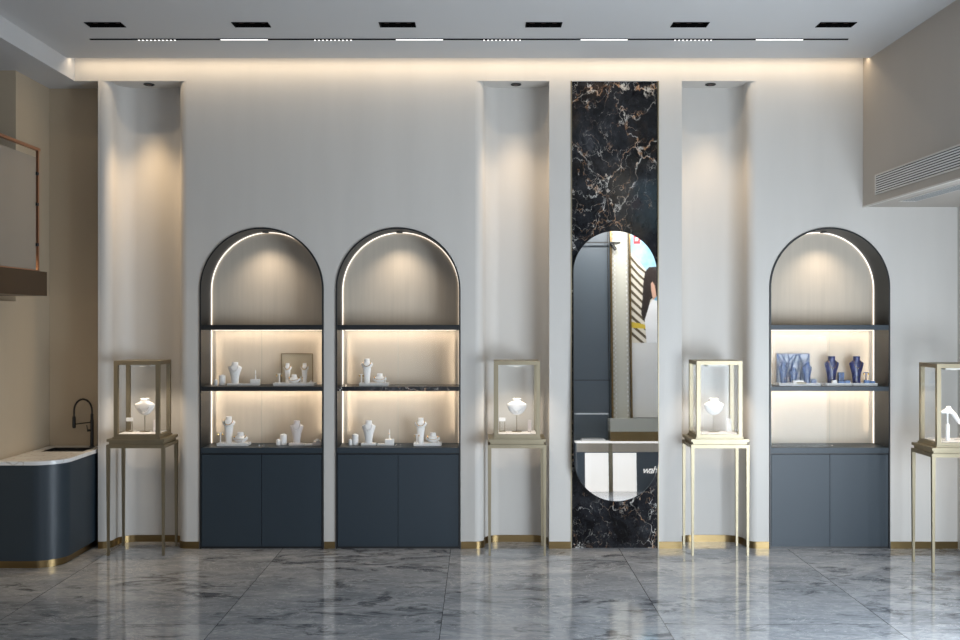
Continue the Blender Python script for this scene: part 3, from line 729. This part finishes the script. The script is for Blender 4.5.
fa = thing('kitchen_faucet', 'matte black spring arch faucet standing on the marble worktop', 'faucet', (fx, fy, .882))
MB().lathe(0, 0, [(.024, 0), (.024, .006), (.016, .010), (.0155, .24), (.013, .25), (.013, .30)], 18).build('column', 'black', fa)
R_ = .082
pts = [(0, 0, .29+.01*k) for k in range(5)]+[(-R_+R_*math.cos(a*PI/16), 0, .33+.105*math.sin(a*PI/16)) for a in range(1, 16)]+[(-2*R_, 0, .33), (-2*R_, 0, .27)]
MB().tube(pts, .0065, 8).build('hose', 'black', fa)
sp = []
import bisect
P = [Vector(p) for p in pts]; L_ = [0]
for a, b in zip(P, P[1:]): L_.append(L_[-1]+(b-a).length)
nt = 34; tot = L_[-1]
for k in range(nt*8+1):
    s = tot*k/(nt*8); i = min(len(P)-2, max(0, bisect.bisect(L_, s)-1)); f = (s-L_[i])/(L_[i+1]-L_[i]); p = P[i].lerp(P[i+1], f); tg = (P[i+1]-P[i]).normalized()
    n1 = Vector((0, 1, 0)); n2 = tg.cross(n1); a = 2*PI*k/8
    sp.append(p+.0095*(math.cos(a)*n1+math.sin(a)*n2))
MB().tube(sp, .0022, 5).build('spring', 'black', fa)
MB().lathe(-2*R_, 0, [(.012, .17), (.016, .185), (.0145, .27), (.010, .28)], 16).build('spray_head', 'black', fa)
MB().tube([(0, 0, .225), (-2*R_, 0, .205)], .005, 8).build('bracket', 'black', fa)
MB().tube([(0, 0, .15), (-.040, -.012, .15)], .011, 10).tube([(-.036, -.012, .15), (-.042, -.014, .20)], .0045, 8).build('lever', 'black', fa)
MB().box(.012, .02, -.03, -.022, 0, .012).build('base_mark', 'black', fa)

# ------------------------------------------------------------------ mezzanine balcony at the upper left
yb = 8.4; xf = wx(47, yb)
bl = thing('balcony', 'bronze edged upper landing with copper rail and glass balustrade, upper left', 'balcony', (xf, yb, 2.24))
zt_ = wz(272, yb)-2.24; zbm = 0
MB().box(-1.6, 0, -6, 0, zbm, zt_).build('fascia', 'bronze', bl)
zr = wz(150.5, yb)-2.24; xo = -.055
MB().box(xo-.02, xo+.012, -6, -.02, zr-.012, zr+.012, .002).build('handrail', 'copper', bl)
for y in (-.045, -1.3, -2.6): MB().box(xo-.014, xo+.006, y-.010, y+.010, zt_, zr-.01).build('baluster', 'copper', bl)
MB().box(xo-.012, xo-.002, -5.9, -.08, zt_+.015, zt_+.99*(zr-zt_)-.06).build('glass_panel', 'glass_frost', bl)
MB().box(xo-.02, xo+.006, -5.9, -.03, zt_, zt_+.014).build('bottom_rail', 'copper', bl)
for z in (.22, .55, .80): MB().box(xo-.016, xo+.010, -.085, -.05, zt_+z*(zr-zt_)-.012, zt_+z*(zr-zt_)+.012).build('glass_clamp', 'dark', bl)

# ------------------------------------------------------------------ shop front side opposite the wall (seen in the mirror)
YF = 2.4
def mz(v, yp):
    al = math.atan((v-320)/F); return EYE-9*math.tan(al)-(9-yp)*math.tan(al-2*TH)
def mxx(u, yp): return (u-480)/F*(18-yp)
xa0, xa1 = 1.34, 4.25
struct(MB().box(xa0, xa1, YF-.25, YF, 0, ZC).build('wall_front', 'panel_grey'))
for x in (mxx(608, YF),): struct(MB().box(x-.006, x+.006, YF, YF+.004, 0, ZC-.005).build('trim_4', 'dark'))
struct(MB().box(xa0, mxx(610, YF), YF, YF+.003, mz(380, YF)-.005, mz(380, YF)+.005).build('trim_4', 'dark'))
x0, x1 = mxx(611, YF), mxx(629, YF)
cp = [(x0, YF), (x1, YF)]+[(x0+(x1-x0)*(.5+.5*math.cos(a*PI/12)), YF+.01+.07*math.sin(a*PI/12)) for a in range(13)]
struct(MB().prism(cp, 'z', 0, ZC-.01).build('trim_5', 'lattice_white'))
for x in (x0-.006, x1+.008): struct(MB().box(x-.012, x+.012, YF, YF+.09, 0, ZC-.01).build('trim_6', 'brass'))
# poster
px0, px1 = mxx(630.5, YF), 3.25
pz0, pz1 = mz(343, YF), ZC-.15
po = thing('wall_poster', 'large poster of a dark haired woman and striped building, reflected in mirror', 'poster', (px0, YF, pz0))
pw, ph = px1-px0, pz1-pz0
MB().box(0, pw, 0, .018, 0, ph).build('poster_print', 'poster_sky', po)
def pp(u, v): return (mxx(u, YF)-px0, mz(v, YF)-pz0)
bd = [pp(630.6, 252), pp(638, 260), pp(647, 272), pp(654, 300), pp(654, 343), pp(630.6, 343)]
MB().prism(bd, 'y', .018, .020).build('printed_building', 'facade', po)
for k in range(10):
    v = 256+k*8.4
    MB().prism([pp(630.7, v), pp(638+k, v+9+k*.6), pp(649, v+19), pp(649, v+21), pp(638+k, v+12.2+k*.6), pp(630.7, v+3.6)], 'y', .020, .0212).build('printed_balcony_shade', 'facade_shade', po)
MB().prism([pp(630.7, 322), pp(645, 325), pp(645, 329), pp(630.7, 328)], 'y', .0212, .022).build('printed_yellow_band', 'yellow', po)
hr = [pp(645, 272), pp(649, 267.5), pp(656, 267), pp(664, 270), pp(666, 300), pp(655, 296), pp(650, 300), pp(648, 308), pp(643.5, 322), pp(640.5, 314), pp(642, 300), pp(643, 284)]
sh = [pp(645.5, 343), pp(644, 318), pp(648, 306), pp(652, 300), pp(668, 304), pp(672, 343)]
fc = [pp(650.6, 284), pp(652.3, 282), pp(654.5, 286), pp(656, 297), pp(652.6, 300), pp(651, 291)]
MB().prism(sh, 'y', .022, .0235).build('printed_white_top', 'poster_white', po)
MB().prism(hr, 'y', .0235, .025).build('printed_hair', 'hair', po)
MB().prism(fc, 'y', .025, .0265).build('printed_ear_and_cheek', 'skin', po)
a_, b2 = pp(634, 235.5), pp(640.5, 244)
sg = MB().box(min(a_[0], b2[0]), max(a_[0], b2[0]), .020, .023, min(a_[1], b2[1]), max(a_[1], b2[1])).build('printed_red_sign', 'red', po)
c_ = pp(637.3, 239.5); MB().box(c_[0]-.014, c_[0]+.018, .023, .0245, c_[1]-.025, c_[1]+.03).box(c_[0]-.03, c_[0]-.022, .023, .0245, c_[1]-.03, c_[1]+.03).build('printed_white_mark', 'poster_white', sg)
struct(MB().box(px0, px1, YF, YF+.03, mz(417, YF), pz0-.002).build('trim_7', 'whitegloss'))
struct(MB().box(px0-.0, px1, YF, YF+.035, mz(418, YF)-.012, mz(418, YF)).build('trim_7', 'brass'))
# rail spotlight
rl = thing('wall_rail_spotlight', 'black rail with small tilted spotlight, seen high in mirror', 'spotlight', (mxx(600, YF+.1), YF+.1, mz(242.5, YF+.1)))
MB().box(-.35, .32, -.012, .012, -.008, .008).tube([(-.3, 0, 0), (-.3, -.1, 0)], .006).tube([(.1, 0, 0), (.1, -.1, 0)], .006).build('rail', 'black', rl)
MB().tube([(.20, .0, 0), (.20, .02, -.03)], .006).tube([(.18, .02, -.02), (.235, .06, -.12)], .026, 14).build('spot_head', 'black', rl)
# counter seen in the mirror
yc = 2.78
X0, X1 = 1.44, 3.0
def cz(v): return mz(v, yc)
cc = thing('sales_counter', 'grey sales counter with glowing panels and glass top case, seen in mirror', 'counter', (X0, yc, 0))
zc1 = cz(441)
MB().box(0, X1-X0, -.33, -.012, 0, zc1-.02).build('counter_body', 'panel_grey', cc)
MB().box(0, X1-X0, -.33, .0, zc1-.02, zc1+.006).build('glowing_edge', 'glow_cream', cc)
MB().box(0, X1-X0, -.012, -.004, cz(451), zc1-.02).build('beige_band', 'inner', cc)
for a, b in ((583.5, 606.5), (611, 634)):
    MB().box(mxx(a, yc)-X0, mxx(b, yc)-X0, -.012, .006, cz(490), cz(452)).build('glowing_panel', 'glow_cream', cc)
MB().box(mxx(607, yc)-X0, mxx(610.5, yc)-X0, -.012, .003, 0, zc1-.02).build('divider_post', 'champagne', cc)
gx1 = mxx(607, yc)-X0; gz = cz(414)
gc = MB().box(0, gx1, -.006, -.002, zc1+.006, gz).box(0, gx1, -.33, -.326, zc1+.006, gz).box(gx1-.004, gx1, -.326, -.006, zc1+.006, gz).build('glass_case', 'glass', cc)
MB().box(0, gx1, -.33, 0, gz, gz+.018).build('case_rim', 'poster_white', gc)
gz2 = cz(431)
MB().box(gx1+.03, X1-X0, -.33, -.03, zc1+.006, gz2).build('brass_riser', 'brass', cc)
MB().box(gx1+.03, X1-X0, -.33, -.02, gz2, cz(418)).build('terrazzo_top', 'lattice_white', cc)
# script lettering on the counter, left as in the mirror picture (so mirrored in the room)
cv = bpy.data.curves.new('lettering', 'FONT'); cv.body = 'wah'; cv.size = .15; cv.extrude = .002; cv.shear = .35; cv.space_character = .85
lt = bpy.data.objects.new('lettering', cv); COL.objects.link(lt)
me = bpy.data.meshes.new_from_object(lt); bpy.data.objects.remove(lt)
lo = bpy.data.objects.new('lettering', me); me.materials.append(M['glow_cream']); COL.objects.link(lo); lo.parent = cc  # glow added to brighten the letters, which otherwise read dim
lo.location = (mxx(639.5, yc)-X0, -.008, cz(472)); lo.rotation_euler = (PI/2, 0, 0)
tr2 = thing('ring_tray', 'row of small ring cushions inside glass case, seen in the mirror', 'ring tray', (X0+.1, yc-.12, zc1+.006))
MB().box(-.02, gx1-.14, -.08, .06, 0, .03, .003).build('tray_base', 'white_form', tr2)
for k in range(9): MB().tube([(.0+k*.038, -.06, .035), (.0+k*.038, .05, .035)], .013, 8).build('cushion', 'grey_form', tr2)
